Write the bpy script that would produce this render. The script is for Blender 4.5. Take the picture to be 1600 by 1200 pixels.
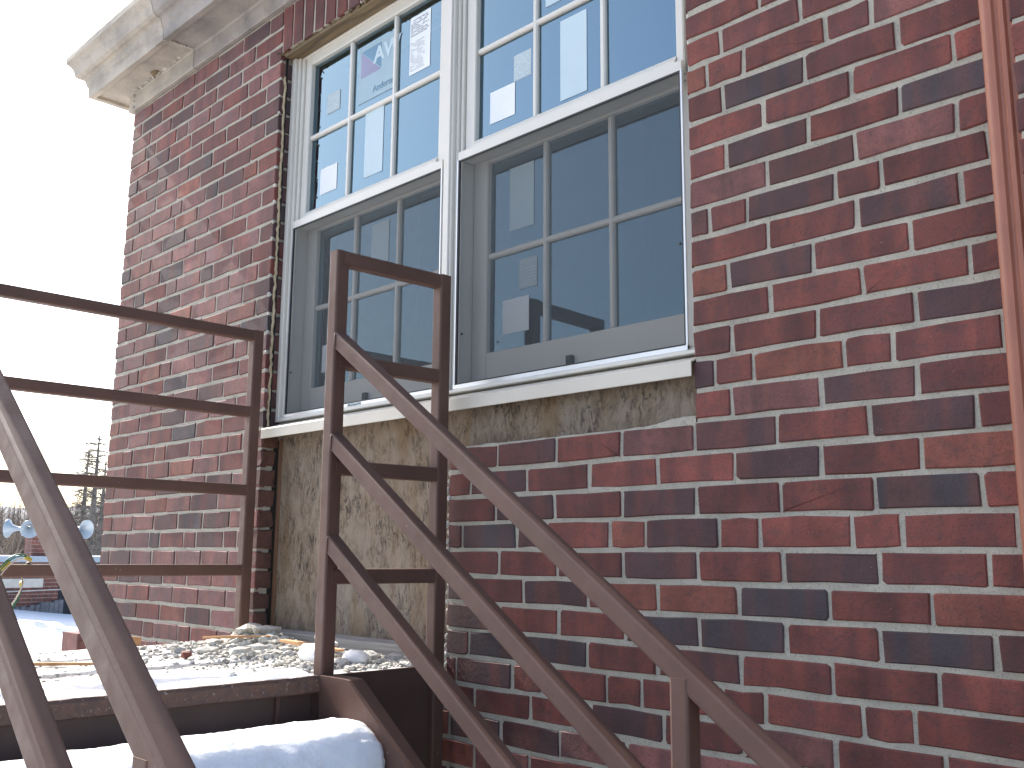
import bpy, math, random
from mathutils import Vector, Matrix, noise

# ------------------------------------------------------------------ camera, sky, sun, exposure
scene = bpy.context.scene
for o in list(bpy.data.objects):
    bpy.data.objects.remove(o)
COL = scene.collection
YAW, PITCH, ROLL = math.radians(45.1088), math.radians(9.8815), math.radians(0.4397)
CAM = Vector((4.378, -1.821, -0.0157))
FPX = 1540.2
fw = Vector((-math.sin(YAW) * math.cos(PITCH), math.cos(YAW) * math.cos(PITCH), math.sin(PITCH)))
rt = Vector((math.cos(YAW), math.sin(YAW), 0))
up = rt.cross(fw)
rt2 = math.cos(ROLL) * rt + math.sin(ROLL) * up
up2 = -math.sin(ROLL) * rt + math.cos(ROLL) * up
cd = bpy.data.cameras.new('camera')
cd.sensor_width = 36
cd.lens = FPX / 1600 * 36
cd.clip_start = 0.02
cd.clip_end = 3000
cam = bpy.data.objects.new('camera', cd)
COL.objects.link(cam)
cam.matrix_world = Matrix(((rt2.x, up2.x, -fw.x, CAM.x), (rt2.y, up2.y, -fw.y, CAM.y), (rt2.z, up2.z, -fw.z, CAM.z), (0, 0, 0, 1)))
scene.camera = cam

SUN_EL = math.radians(41)
SUN_OFF = math.radians(1.4)      # how far the sun stands in front of the wall plane
to_sun = Vector((-math.cos(SUN_OFF) * math.cos(SUN_EL), -math.sin(SUN_OFF) * math.cos(SUN_EL), math.sin(SUN_EL)))
world = bpy.data.worlds.new('World')
scene.world = world
world.use_nodes = True
wn = world.node_tree.nodes
wl = world.node_tree.links
bg = wn['Background']
sky = wn.new('ShaderNodeTexSky')
sky.sky_type = 'NISHITA'
sky.sun_disc = False
sky.sun_elevation = SUN_EL
sky.sun_rotation = math.atan2(to_sun.x, to_sun.y)
sky.altitude = 300
sky.air_density = 1.0
sky.dust_density = 3.5
sky.ozone_density = 0.6
wl.new(sky.outputs[0], bg.inputs[0])
bg.inputs[1].default_value = 0.15
sl = bpy.data.lights.new('sun', 'SUN')
sl.energy = 4.5
sl.angle = math.radians(0.53)
sl.color = (1.0, 0.95, 0.87)
sun = bpy.data.objects.new('sun', sl)
COL.objects.link(sun)
sun.rotation_euler = to_sun.to_track_quat('Z', 'Y').to_euler()
scene.render.engine = 'CYCLES'
vs = scene.view_settings
vs.view_transform = 'Standard'
vs.look = 'None'
vs.exposure = 1.27
vs.gamma = 1.0
vs.use_curve_mapping = False

R = random.Random(7)

# ------------------------------------------------------------------ helpers
class MB:
    """collects polygons, builds one mesh object"""
    def __init__(s):
        s.v = []; s.f = []; s.m = []
    def add(s, vs_, fs_, mi=0):
        b = len(s.v)
        s.v += [tuple(p) for p in vs_]
        for f in fs_:
            s.f.append(tuple(b + i for i in f)); s.m.append(mi)
    def box(s, x0, x1, y0, y1, z0, z1, mi=0):
        v = [(x0,y0,z0),(x1,y0,z0),(x1,y1,z0),(x0,y1,z0),(x0,y0,z1),(x1,y0,z1),(x1,y1,z1),(x0,y1,z1)]
        s.add(v, [(0,3,2,1),(4,5,6,7),(0,1,5,4),(1,2,6,5),(2,3,7,6),(3,0,4,7)], mi)
    def bbox(s, x0, x1, y0, y1, z0, z1, b=.003, mi=0):
        """box with bevelled edges along every axis (chamfer)"""
        pts = []
        for (x, sx) in ((x0, 1), (x1, -1)):
            for (y, sy) in ((y0, 1), (y1, -1)):
                for (z, sz) in ((z0, 1), (z1, -1)):
                    pts.append(((x, y + sy*b, z + sz*b), (x + sx*b, y, z + sz*b), (x + sx*b, y + sy*b, z)))
        v = [p for t in pts for p in t]
        def i(a, c, e, k): return ((a*2 + c)*2 + e)*3 + k
        f = []
        f.append((i(0,0,0,0), i(0,0,1,0), i(0,1,1,0), i(0,1,0,0)))
        f.append((i(1,0,0,0), i(1,1,0,0), i(1,1,1,0), i(1,0,1,0)))
        f.append((i(0,0,0,1), i(1,0,0,1), i(1,0,1,1), i(0,0,1,1)))
        f.append((i(0,1,0,1), i(0,1,1,1), i(1,1,1,1), i(1,1,0,1)))
        f.append((i(0,0,0,2), i(0,1,0,2), i(1,1,0,2), i(1,0,0,2)))
        f.append((i(0,0,1,2), i(1,0,1,2), i(1,1,1,2), i(0,1,1,2)))
        for a in (0,1):
            for c in (0,1): f.append((i(a,c,0,0), i(a,c,1,0), i(a,c,1,1), i(a,c,0,1)))
            for e in (0,1): f.append((i(a,0,e,0), i(a,1,e,0), i(a,1,e,2), i(a,0,e,2)))
        for c in (0,1):
            for e in (0,1): f.append((i(0,c,e,1), i(1,c,e,1), i(1,c,e,2), i(0,c,e,2)))
        for a in (0,1):
            for c in (0,1):
                for e in (0,1): f.append((i(a,c,e,0), i(a,c,e,1), i(a,c,e,2)))
        s.add(v, f, mi)
    def sqtube(s, p0, p1, w=.038, r=.0055, side=(0,1,0), seg=3, mi=0):
        """square tube with rounded corners; side = direction of one cross-section axis"""
        p0 = Vector(p0); p1 = Vector(p1); d = (p1 - p0).normalized()
        a = Vector(side); a = (a - d*a.dot(d)).normalized(); b = d.cross(a)
        h = w/2; ring = []
        for k in range(4):
            cx, cy = [(1,1),(-1,1),(-1,-1),(1,-1)][k]
            for j in range(seg + 1):
                t = math.pi/2*(k + j/seg)
                ring.append((cx*(h - r) + r*math.cos(t), cy*(h - r) + r*math.sin(t)))
        n = len(ring)
        v = [p0 + a*x + b*y for x, y in ring] + [p1 + a*x + b*y for x, y in ring]
        f = [(i, (i+1) % n, n + (i+1) % n, n + i) for i in range(n)]
        f += [tuple(range(n-1, -1, -1)), tuple(range(n, 2*n))]
        s.add(v, f, mi)
    def rod(s, pts, rad, n=6, mi=0):
        pts = [Vector(p) for p in pts]
        rr = rad if isinstance(rad, (list, tuple)) else [rad]*len(pts)
        b = len(s.v); ref = Vector((.31,.22,.92))
        for i, p in enumerate(pts):
            d = (pts[min(i+1, len(pts)-1)] - pts[max(i-1, 0)]).normalized()
            a = d.cross(ref)
            if a.length < 1e-3: a = d.cross(Vector((1,0,0)))
            a.normalize(); c = d.cross(a)
            for k in range(n):
                t = 2*math.pi*k/n
                s.v.append(tuple(p + (a*math.cos(t) + c*math.sin(t))*rr[i]))
        for i in range(len(pts)-1):
            for k in range(n):
                s.f.append((b+i*n+k, b+i*n+(k+1)%n, b+(i+1)*n+(k+1)%n, b+(i+1)*n+k)); s.m.append(mi)
        s.f.append(tuple(b+k for k in range(n-1,-1,-1))); s.m.append(mi)
        e = b+(len(pts)-1)*n
        s.f.append(tuple(e+k for k in range(n))); s.m.append(mi)
    def extrude_x(s, prof, x0, x1, mi=0):
        """prof: closed list of (y,z)"""
        n = len(prof)
        v = [(x0,y,z) for y,z in prof] + [(x1,y,z) for y,z in prof]
        f = [(i,(i+1)%n,n+(i+1)%n,n+i) for i in range(n)] + [tuple(range(n-1,-1,-1)), tuple(range(n,2*n))]
        s.add(v, f, mi)
    def extrude_y(s, prof, y0, y1, mi=0):
        n = len(prof)
        v = [(x,y0,z) for x,z in prof] + [(x,y1,z) for x,z in prof]
        f = [(i,(i+1)%n,n+(i+1)%n,n+i) for i in range(n)] + [tuple(range(n-1,-1,-1)), tuple(range(n,2*n))]
        s.add(v, f, mi)
    def extrude_z(s, prof, z0, z1, mi=0):
        n = len(prof)
        v = [(x,y,z0) for x,y in prof] + [(x,y,z1) for x,y in prof]
        f = [(i,(i+1)%n,n+(i+1)%n,n+i) for i in range(n)] + [tuple(range(n-1,-1,-1)), tuple(range(n,2*n))]
        s.add(v, f, mi)
    def rock(s, c, r, sq=(1,1,1), rnd=R, mi=0, jit=.28):
        t = (1+5**.5)/2
        base = [(-1,t,0),(1,t,0),(-1,-t,0),(1,-t,0),(0,-1,t),(0,1,t),(0,-1,-t),(0,1,-t),(t,0,-1),(t,0,1),(-t,0,-1),(-t,0,1)]
        fc = [(0,11,5),(0,5,1),(0,1,7),(0,7,10),(0,10,11),(1,5,9),(5,11,4),(11,10,2),(10,7,6),(7,1,8),(3,9,4),(3,4,2),(3,2,6),(3,6,8),(3,8,9),(4,9,5),(2,4,11),(6,2,10),(8,6,7),(9,8,1)]
        q = Matrix.Rotation(rnd.uniform(0,6.28),3,'Z') @ Matrix.Rotation(rnd.uniform(-.5,.5),3,'X')
        v = []
        for p in base:
            p = Vector(p).normalized()*(1+rnd.uniform(-jit,jit))
            p = q @ Vector((p.x*sq[0], p.y*sq[1], p.z*sq[2]))
            v.append((c[0]+p.x*r, c[1]+p.y*r, c[2]+p.z*r))
        s.add(v, fc, mi)
    def blob(s, c, r, sq, seed, n=14):
        b = len(s.v)
        for i in range(n+1):
            th = math.pi*i/n
            for k in range(n*2):
                ph = math.pi*k/n
                p = Vector((math.sin(th)*math.cos(ph), math.sin(th)*math.sin(ph), math.cos(th)))
                q = 1+.22*noise.noise(p*1.6+Vector((seed,0,0)))+.08*noise.noise(p*4+Vector((seed,0,0)))
                s.v.append((c[0]+p.x*q*r*sq[0], c[1]+p.y*q*r*sq[1], c[2]+p.z*q*r*sq[2]))
        m_ = n*2
        for i in range(n):
            for k in range(m_):
                s.f.append((b+i*m_+k, b+(i+1)*m_+k, b+(i+1)*m_+(k+1)%m_, b+i*m_+(k+1)%m_)); s.m.append(0)
    def build(s, name, mats, parent=None, smooth=False, loc=None):
        me = bpy.data.meshes.new(name)
        v = s.v
        if loc is not None:
            v = [(a-loc[0], b-loc[1], c-loc[2]) for a,b,c in v]
        me.from_pydata(v, [], s.f)
        if not isinstance(mats, (list, tuple)): mats = [mats]
        for m in mats: me.materials.append(m)
        if any(s.m): me.polygons.foreach_set('material_index', s.m)
        if smooth: me.polygons.foreach_set('use_smooth', [True]*len(s.f))
        me.update()
        o = bpy.data.objects.new(name, me)
        COL.objects.link(o)
        if loc is not None: o.location = loc
        if parent is not None:
            o.parent = parent
            if loc is not None: o.location = Vector(loc) - world_loc(parent)
            else: o.location = -world_loc(parent)
        return o

def world_loc(o):
    p = Vector((0,0,0))
    while o is not None:
        p += o.location; o = o.parent
    return p

def empty(name, loc, label, cat, group=None):
    o = bpy.data.objects.new(name, None)
    COL.objects.link(o); o.location = loc; o.empty_display_size = .1
    return tag(o, label, cat, group)

def tag(o, label=None, cat=None, group=None, kind=None):
    if label: o['label'] = label
    if cat: o['category'] = cat
    if group: o['group'] = group
    if kind: o['kind'] = kind
    return o

# ------------------------------------------------------------------ materials
class N:
    def __init__(s, name):
        s.mat = bpy.data.materials.new(name); s.mat.use_nodes = True
        s.t = s.mat.node_tree; s.n = s.t.nodes; s.l = s.t.links
        s.b = s.n['Principled BSDF']; s.out = s.n['Material Output']
        g = s.n.new('ShaderNodeNewGeometry'); s.pos = g.outputs['Position']
    def link(s, a, b): s.l.new(a, b)
    def map(s, scale=(1,1,1), rot=(0,0,0), vec=None, loc=None):
        m = s.n.new('ShaderNodeMapping')
        m.inputs['Scale'].default_value = scale; m.inputs['Rotation'].default_value = rot
        s.link(vec if vec is not None else s.pos, m.inputs['Vector'])
        if loc is not None: s.link(loc, m.inputs['Location'])
        return m.outputs[0]
    def noise(s, scale, detail=4, rough=.55, vec=None, dist=0):
        n = s.n.new('ShaderNodeTexNoise')
        n.inputs['Scale'].default_value = scale; n.inputs['Detail'].default_value = detail
        n.inputs['Roughness'].default_value = rough; n.inputs['Distortion'].default_value = dist
        s.link(vec if vec is not None else s.pos, n.inputs['Vector'])
        return n.outputs['Fac']
    def voro(s, scale, vec=None, feat='F1', out='Distance'):
        n = s.n.new('ShaderNodeTexVoronoi'); n.feature = feat
        n.inputs['Scale'].default_value = scale
        s.link(vec if vec is not None else s.pos, n.inputs['Vector'])
        return n.outputs[out]
    def ramp(s, fac, stops):
        r = s.n.new('ShaderNodeValToRGB'); e = r.color_ramp.elements
        while len(e) < len(stops): e.new(.5)
        for i, (p, c) in enumerate(stops):
            e[i].position = p
            e[i].color = (c, c, c, 1) if isinstance(c, (int, float)) else (*c, 1)
        s.link(fac, r.inputs[0]); return r.outputs[0]
    def mix(s, fac, a, b, mode='MIX'):
        m = s.n.new('ShaderNodeMix'); m.data_type = 'RGBA'; m.blend_type = mode
        for sock, val in ((m.inputs[0], fac), (m.inputs[6], a), (m.inputs[7], b)):
            if isinstance(val, (int, float)): sock.default_value = val
            elif isinstance(val, tuple): sock.default_value = (*val, 1)
            else: s.link(val, sock)
        return m.outputs[2]
    def math(s, op, a, b=None, clamp=False):
        m = s.n.new('ShaderNodeMath'); m.operation = op; m.use_clamp = clamp
        for sock, val in ((m.inputs[0], a), (m.inputs[1], b)):
            if val is None: continue
            if isinstance(val, (int, float)): sock.default_value = val
            else: s.link(val, sock)
        return m.outputs[0]
    def rnd(s):
        return s.n.new('ShaderNodeObjectInfo').outputs['Random']
    def color(s, c):
        if isinstance(c, tuple): s.b.inputs['Base Color'].default_value = (*c, 1)
        else: s.link(c, s.b.inputs['Base Color'])
    def rough(s, v):
        if isinstance(v, (int, float)): s.b.inputs['Roughness'].default_value = v
        else: s.link(v, s.b.inputs['Roughness'])
    def bump(s, h, strength=.3, dist=.002):
        b = s.n.new('ShaderNodeBump')
        b.inputs['Strength'].default_value = strength; b.inputs['Distance'].default_value = dist
        s.link(h, b.inputs['Height']); s.link(b.outputs[0], s.b.inputs['Normal'])

def plain(name, c, rough=.6, metal=0., var=.12, scale=8, spec=.5, bump=0, bscale=200):
    m = N(name)
    f = m.ramp(m.noise(scale, 5), [(.3, 1-var), (.7, 1+var)])
    m.color(m.mix(1., c, f, 'MULTIPLY'))
    m.rough(rough); m.b.inputs['Metallic'].default_value = metal
    m.b.inputs['Specular IOR Level'].default_value = spec
    if bump: m.bump(m.noise(bscale, 3), bump, .001)
    return m.mat

def brick_mat(name, c, c2, amount, dark=(.060,.045,.048)):
    m = N(name)
    rn = m.rnd()
    off = m.n.new('ShaderNodeCombineXYZ')
    m.link(m.math('MULTIPLY', rn, 37.0), off.inputs[0]); m.link(m.math('MULTIPLY', rn, 91.0), off.inputs[2])
    band = m.noise(1., 2, .5, m.map((15, 5, 2.0), loc=off.outputs[0]), .2)
    col = m.mix(m.ramp(band, [(.54 - .12*amount, 0.), (.62, 1.)]), c, c2)
    cloud = m.noise(1., 5, .65, m.map((38, 38, 38), loc=off.outputs[0]))
    col = m.mix(m.math('MULTIPLY', m.ramp(cloud, [(.48, 0.), (.72, 1.)]), .6), col, dark)
    tone = m.ramp(m.noise(1., 2, .5, m.map((9, 9, 9), loc=off.outputs[0])), [(.3, .78), (.7, 1.2)])
    col = m.mix(1., col, tone, 'MULTIPLY')
    pr_ = m.ramp(rn, [(0., .74), (1., 1.04)])
    col = m.mix(1., col, pr_, 'MULTIPLY')
    g = m.noise(210, 4, .75)
    col = m.mix(m.ramp(g, [(.34, .55), (.48, 0.)]), col, (.035,.025,.025))
    sp = m.voro(150); gate = m.ramp(m.noise(17, 5, .7), [(.56, 0.), (.66, 1.)])
    col = m.mix(m.math('MULTIPLY', m.ramp(sp, [(.07, .6), (.15, 0.)]), gate), col, (.55,.45,.42))  # pale specks paint glints of grazing sun into the brick
    m.color(col); m.rough(.72)
    m.b.inputs['Specular IOR Level'].default_value = .35
    h = m.math('ADD', m.math('MULTIPLY', m.noise(90, 4, .6), 1.2), m.math('MULTIPLY', g, .6))
    m.bump(h, .5, .0025)
    return m.mat

BR = {
 'r': brick_mat('brick_red', (.228,.066,.052), (.145,.048,.043), .9),
 'v': brick_mat('brick_mauve', (.200,.100,.102), (.235,.090,.078), .8),  # mauve, partly lightened to paint in the sun veil
 'm': brick_mat('brick_maroon', (.140,.047,.043), (.195,.058,.047), .7),
 'd': brick_mat('brick_dark_purple', (.092,.048,.051), (.150,.055,.049), .8),
 'n': brick_mat('brick_blue_black', (.070,.054,.063), (.118,.056,.053), .8),
 'o': brick_mat('brick_orange', (.262,.086,.060), (.190,.062,.048), .8),
 'b': brick_mat('brick_dusty_brown', (.175,.088,.066), (.120,.070,.058), .8),
 'p': brick_mat('brick_pink', (.255,.100,.088), (.160,.070,.068), .8),
}
def mortar_mat(name, c):
    m = N(name)
    a = m.ramp(m.noise(14, 4), [(.3, .82), (.7, 1.12)])
    s = m.noise(230, 4, .8)
    col = m.mix(1., m.mix(m.ramp(s, [(.32, .7), (.46, 0.)]), c, (.12,.11,.10)), a, 'MULTIPLY')
    m.color(col); m.rough(.95); m.b.inputs['Specular IOR Level'].default_value = .2
    m.bump(m.math('ADD', s, m.math('MULTIPLY', m.noise(60, 4), 1.5)), .8, .003)
    return m.mat
M_MORTAR = mortar_mat('mortar_grey', (.46,.43,.36))
M_MORTAR_W = mortar_mat('mortar_white', (.66,.64,.58))
M_FOAM = plain('sealant_tan', (.50,.41,.27), .9, var=.3, scale=40, bump=.6)
M_BLACK = plain('shade_black', (.015,.014,.013), .9)

def stone_mat(name, c, stain):
    m = N(name)
    a = m.noise(5, 6, .65); b = m.noise(1., 5, .6, m.map((3, 3, 22)))
    col = m.mix(m.ramp(a, [(.42, 0.), (.66, .75)]), c, stain)
    col = m.mix(m.ramp(b, [(.54, 0.), (.74, .4)]), col, (.22,.19,.155))
    col = m.mix(m.ramp(m.noise(150, 3), [(.3, .4), (.42, 0.)]), col, (.20,.18,.16))
    m.color(col); m.rough(.9); m.b.inputs['Specular IOR Level'].default_value = .25
    m.bump(m.math('ADD', m.noise(40, 6, .7), m.math('MULTIPLY', m.noise(200, 2), .5)), .6, .004)
    return m.mat
M_STONE = stone_mat('limestone_cream', (.49,.44,.375), (.27,.25,.23))
M_STONE_D = stone_mat('limestone_weathered', (.37,.335,.305), (.17,.165,.165))

def paint_brown():
    m = N('brown_painted_steel')
    a = m.ramp(m.noise(7, 5), [(.3, .86), (.7, 1.15)])
    col = m.mix(1., (.118,.064,.049), a, 'MULTIPLY')
    col = m.mix(m.ramp(m.noise(55, 5, .7), [(.64, 0.), (.72, .8)]), col, (.085,.040,.022))
    col = m.mix(m.math('MULTIPLY', m.ramp(m.voro(55), [(.05, .85), (.09, 0.)]), m.ramp(m.noise(9, 3), [(.58, 0.), (.64, 1.)])), col, (.42,.38,.36))
    m.color(col)
    m.rough(m.ramp(m.noise(30, 4), [(.3, .48), (.7, .68)])); m.b.inputs['Specular IOR Level'].default_value = .4
    m.bump(m.noise(240, 3), .16, .001)
    return m.mat
M_STEEL = paint_brown()
def nosing():
    m = N('rusty_nosing')
    col = m.mix(m.ramp(m.noise(60, 5, .7), [(.42, 0.), (.58, 1.)]), (.10,.062,.052), (.13,.072,.050))
    col = m.mix(m.ramp(m.noise(120, 4, .7), [(.62, 0.), (.7, .8)]), col, (.5,.46,.43))
    m.color(col); m.rough(.7); m.bump(m.noise(90, 5), .8, .004)
    return m.mat
M_NOSE = nosing()
M_STEEL_D = plain('dark_brown_plate', (.090,.053,.042), .55, var=.25, scale=5, bump=.15)
M_WHITE = plain('white_clad_frame', (.66,.64,.585), .38, var=.03, scale=3)
M_ALU = plain('bright_aluminium_edge', (.62,.63,.64), .35, metal=.6, var=.05)
M_RUB = plain('black_rubber', (.02,.02,.022), .6)
M_SILL = plain('sill_cream', (.62,.58,.50), .45, var=.05, scale=5)

def osb():
    m = N('weathered_strand_board')
    warp = m.n.new('ShaderNodeTexNoise'); warp.inputs['Scale'].default_value = 9; warp.inputs['Detail'].default_value = 3
    m.link(m.pos, warp.inputs['Vector'])
    ad = m.n.new('ShaderNodeVectorMath'); ad.operation = 'MULTIPLY_ADD'
    m.link(warp.outputs['Color'], ad.inputs[0]); ad.inputs[1].default_value = (.05,.0,.05); m.link(m.pos, ad.inputs[2])
    w = ad.outputs[0]
    a = m.noise(1., 6, .65, m.map((120, 20, 42), (0, .3, 0), vec=w), .9)
    b = m.noise(1., 4, .6, m.map((70, 20, 30), (0, -.45, 0), vec=w), 1.2)
    big = m.noise(1., 3, .5, m.map((30, 10, 14), vec=w))
    col = m.mix(m.ramp(a, [(.34, 0.), (.66, 1.)]), (.115,.080,.056), (.30,.235,.172))
    col = m.mix(m.ramp(big, [(.42, 0.), (.62, .75)]), col, (.295,.240,.185))
    gate = m.ramp(m.noise(11, 4, .6), [(.46, 0.), (.60, 1.)])
    dk = m.math('MULTIPLY', m.ramp(b, [(.53, 0.), (.61, .85)]), gate)
    col = m.mix(dk, col, (.060,.050,.045))
    col = m.mix(m.ramp(m.noise(3, 4), [(.5, 0.), (.72, .5)]), col, (.28,.255,.225))
    st_ = m.ramp(m.noise(1., 4, .6, m.map((9, 8, 2.2))), [(.50, 0.), (.70, .65)])
    col = m.mix(st_, col, (.20,.125,.060))
    m.color(col); m.rough(.85); m.b.inputs['Specular IOR Level'].default_value = .25
    m.bump(m.math('SUBTRACT', m.math('ADD', a, big), dk), .9, .004)
    return m.mat
M_OSB = osb()
def wood(name, c, c2, sc=(3,60,60)):
    m = N(name)
    a = m.noise(1., 5, .6, m.map(sc), .4)
    m.color(m.mix(m.ramp(a, [(.3, 0.), (.7, 1.)]), c, c2)); m.rough(.8)
    m.bump(a, .5, .002)
    return m.mat
M_GREYWOOD = wood('weathered_grey_wood', (.16,.15,.145), (.36,.345,.33), (4,70,90))
M_HEADWOOD = wood('old_brown_wood', (.09,.065,.04), (.24,.17,.09), (5,60,60))
M_RAWWOOD = wood('raw_orange_wood', (.42,.20,.085), (.60,.36,.18), (30,30,30))
M_REDBOARD = wood('brown_stud_wood', (.16,.085,.05), (.26,.15,.09), (60,60,4))

def glass_mat(name, tint, f0):
    m = N(name); m.n.remove(m.b)
    tr = m.n.new('ShaderNodeBsdfTransparent'); tr.inputs[0].default_value = (*tint, 1)
    gl = m.n.new('ShaderNodeBsdfGlossy'); gl.inputs['Roughness'].default_value = .015
    gl.inputs['Color'].default_value = (.54,.78,.92,1)
    fr = m.n.new('ShaderNodeFresnel'); fr.inputs[0].default_value = f0
    bmp = m.n.new('ShaderNodeBump'); bmp.inputs['Strength'].default_value = .02; bmp.inputs['Distance'].default_value = .01
    m.link(m.noise(4, 2), bmp.inputs['Height']); m.link(bmp.outputs[0], gl.inputs['Normal'])
    mx = m.n.new('ShaderNodeMixShader')
    m.link(fr.outputs[0], mx.inputs[0]); m.link(tr.outputs[0], mx.inputs[1]); m.link(gl.outputs[0], mx.inputs[2])
    m.link(mx.outputs[0], m.out.inputs[0])
    return m.mat
M_GLASS = glass_mat('low_e_glass', (.60,.74,.78), 3.3)
def screen_mat():
    m = N('insect_screen'); 
    m.color((.060,.072,.080)); m.rough(.8)
    tr = m.n.new('ShaderNodeBsdfTransparent')
    mx = m.n.new('ShaderNodeMixShader'); mx.inputs[0].default_value = .47
    m.link(tr.outputs[0], mx.inputs[1]); m.link(m.b.outputs[0], mx.inputs[2]); m.link(mx.outputs[0], m.out.inputs[0])
    return m.mat
M_SCREEN = screen_mat()
M_PAPER = plain('white_paper', (.80,.83,.85), .8, var=.02)
M_PALE = plain('pale_film', (.52,.64,.70), .8, var=.03)
M_PALE2 = plain('pale_print_film', (.46,.54,.57), .8, var=.03)
M_INK = plain('grey_ink', (.12,.14,.17), .8)
M_FILM = plain('pale_blue_film', (.34,.47,.54), .7, var=.03)
M_LOGOBLUE = plain('logo_blue', (.17,.30,.42), .8)
M_LOGORED = plain('logo_faded_red', (.30,.30,.43), .8)
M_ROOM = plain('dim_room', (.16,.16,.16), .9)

def snow_mat(name, dirt):
    m = N(name)
    a = m.noise(6, 5, .6)
    col = m.mix(m.ramp(a, [(.60, 0.), (.78, dirt)]), (.84,.86,.89), (.40,.37,.34))
    m.color(col); m.rough(.55); m.b.inputs['Specular IOR Level'].default_value = .3
    m.b.inputs['Subsurface Weight'].default_value = .6
    m.b.inputs['Subsurface Radius'].default_value = (.05,.05,.055); m.b.inputs['Subsurface Scale'].default_value = 1.0
    m.bump(m.math('ADD', m.noise(35, 5, .6), m.math('MULTIPLY', m.noise(220, 3), .35)), .45, .008)
    return m.mat
M_SNOW = snow_mat('snow_clean', 0.)
def ground_mat():
    m = N('snow_patches_on_gravel_roof')
    sep = m.n.new('ShaderNodeSeparateXYZ'); m.link(m.pos, sep.inputs[0])
    far = m.math('MULTIPLY', m.math('ADD', sep.outputs[0], 1.0), -.25)         # snow lies unbroken away from the stair
    f = m.math('ADD', m.math('MULTIPLY', m.math('SUBTRACT', m.noise(.9, 5, .6), .56), 6.0), m.math('MINIMUM', m.math('MAXIMUM', far, 0.0), 3.0), True)
    gr = m.mix(m.ramp(m.noise(60, 4, .7), [(.35, 0.), (.65, 1.)]), (.10,.095,.09), (.30,.28,.26))
    m.color(m.mix(f, gr, (.84,.86,.89))); m.rough(.7)
    m.bump(m.noise(35, 5, .6), .5, .01)
    return m.mat
M_GROUND = ground_mat()
def deck_mat():
    m = N('concrete_deck_with_snow_dust')
    col = m.mix(m.ramp(m.noise(9, 6, .65), [(.35, 0.), (.62, 1.)]), (.40,.375,.345), (.70,.69,.68))
    col = m.mix(m.ramp(m.noise(110, 4, .7), [(.28, .7), (.42, 0.)]), col, (.17,.15,.13))
    m.color(col); m.rough(.85)
    m.bump(m.math('ADD', m.noise(70, 5, .65), m.math('MULTIPLY', m.noise(16, 3), 1.5)), .8, .006)
    return m.mat
M_DECK = deck_mat()
def rubble_mat(name, a_, b_):
    m = N(name)
    c = m.n.new('ShaderNodeNewGeometry')
    col = m.mix(m.ramp(c.outputs['Random Per Island'], [(.1, 0.), (.9, 1.)]), a_, b_)
    col = m.mix(m.ramp(m.noise(130, 4), [(.35, .5), (.5, 0.)]), col, (.16,.14,.12))
    m.color(col); m.rough(.95); m.bump(m.noise(160, 4), .7, .003)
    return m.mat
M_RUBBLE = rubble_mat('mortar_rubble', (.33,.31,.27), (.72,.70,.64))
M_DOWN = plain('terracotta_painted_metal', (.29,.108,.068), .5, var=.12, scale=9)
M_HORN = plain('blue_grey_horn', (.38,.43,.47), .4, metal=.3, var=.05)
M_FARBRICK = brick_mat('far_brick', (.21,.075,.062), (.13,.058,.055), .6)
M_FARROOF = plain('roof_flashing_blue_grey', (.30,.36,.42), .4, var=.1)
M_FARSTONE = plain('pale_stone_band', (.52,.49,.44), .9)
M_DARK = plain('near_black', (.03,.033,.04), .8)
M_BASE = plain('grey_base_stone', (.15,.15,.16), .9, var=.3)
M_BARK = plain('bark', (.10,.088,.08), .95, var=.3)
M_NEEDLE = plain('conifer_needles', (.13,.125,.105), .9, var=.4, scale=3)
M_TWIG = plain('bare_twigs', (.17,.135,.105), .95, var=.3, scale=3)
M_HILL = plain('distant_wooded_hill', (.20,.20,.21), 1., var=.2, scale=.05)
M_WIREG = plain('green_wire', (.03,.15,.09), .4)
M_WIREY = plain('yellow_wire', (.62,.45,.05), .4)
M_WIREW = plain('cream_wire', (.66,.56,.45), .4)
M_LINE = plain('power_cable', (.35,.35,.36), .6)

# ------------------------------------------------------------------ ground
C = 0.0701                       # brick course
GZ = -1.65
def grid(x0, x1, y0, y1, nx, ny, fz):
    m = MB()
    for j in range(ny+1):
        for i in range(nx+1):
            x = x0+(x1-x0)*i/nx; y = y0+(y1-y0)*j/ny
            m.v.append((x, y, fz(x, y)))
    for j in range(ny):
        for i in range(nx):
            a = j*(nx+1)+i
            m.f.append((a, a+1, a+nx+2, a+nx+1)); m.m.append(0)
    return m
g = MB()
rings = [0, 6, 12, 18, 26, 40, 80, 200, 600, 1500]
NS = 72
def gz(x, y):
    # snow drift banked up against the far low building
    d = max(0, 1-abs(x+15.0)/5.0)*max(0, 1-abs(y-4.5)/9.0)
    return GZ + .62*d**1.3 + .10*noise.noise(Vector((x*.35, y*.35, 0)))*(1 if abs(x) < 60 else 0)*min(1, abs(x-2)/6)
pts = []
for ri, r in enumerate(rings):
    for k in range(NS if r else 1):
        t = 2*math.pi*k/NS
        pts.append((r*math.cos(t), r*math.sin(t)))
g2 = grid(-45, 35, -40, 40, 160, 160, gz)
go = g2.build('ground', M_GROUND, smooth=True); tag(go, kind='structure')
gf = MB()
gf.add([(-1500,-1500,GZ-.12),(1500,-1500,GZ-.12),(1500,1500,GZ-.12),(-1500,1500,GZ-.12)], [(0,1,2,3)])
tag(gf.build('terrain', M_GROUND), kind='structure')

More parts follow.
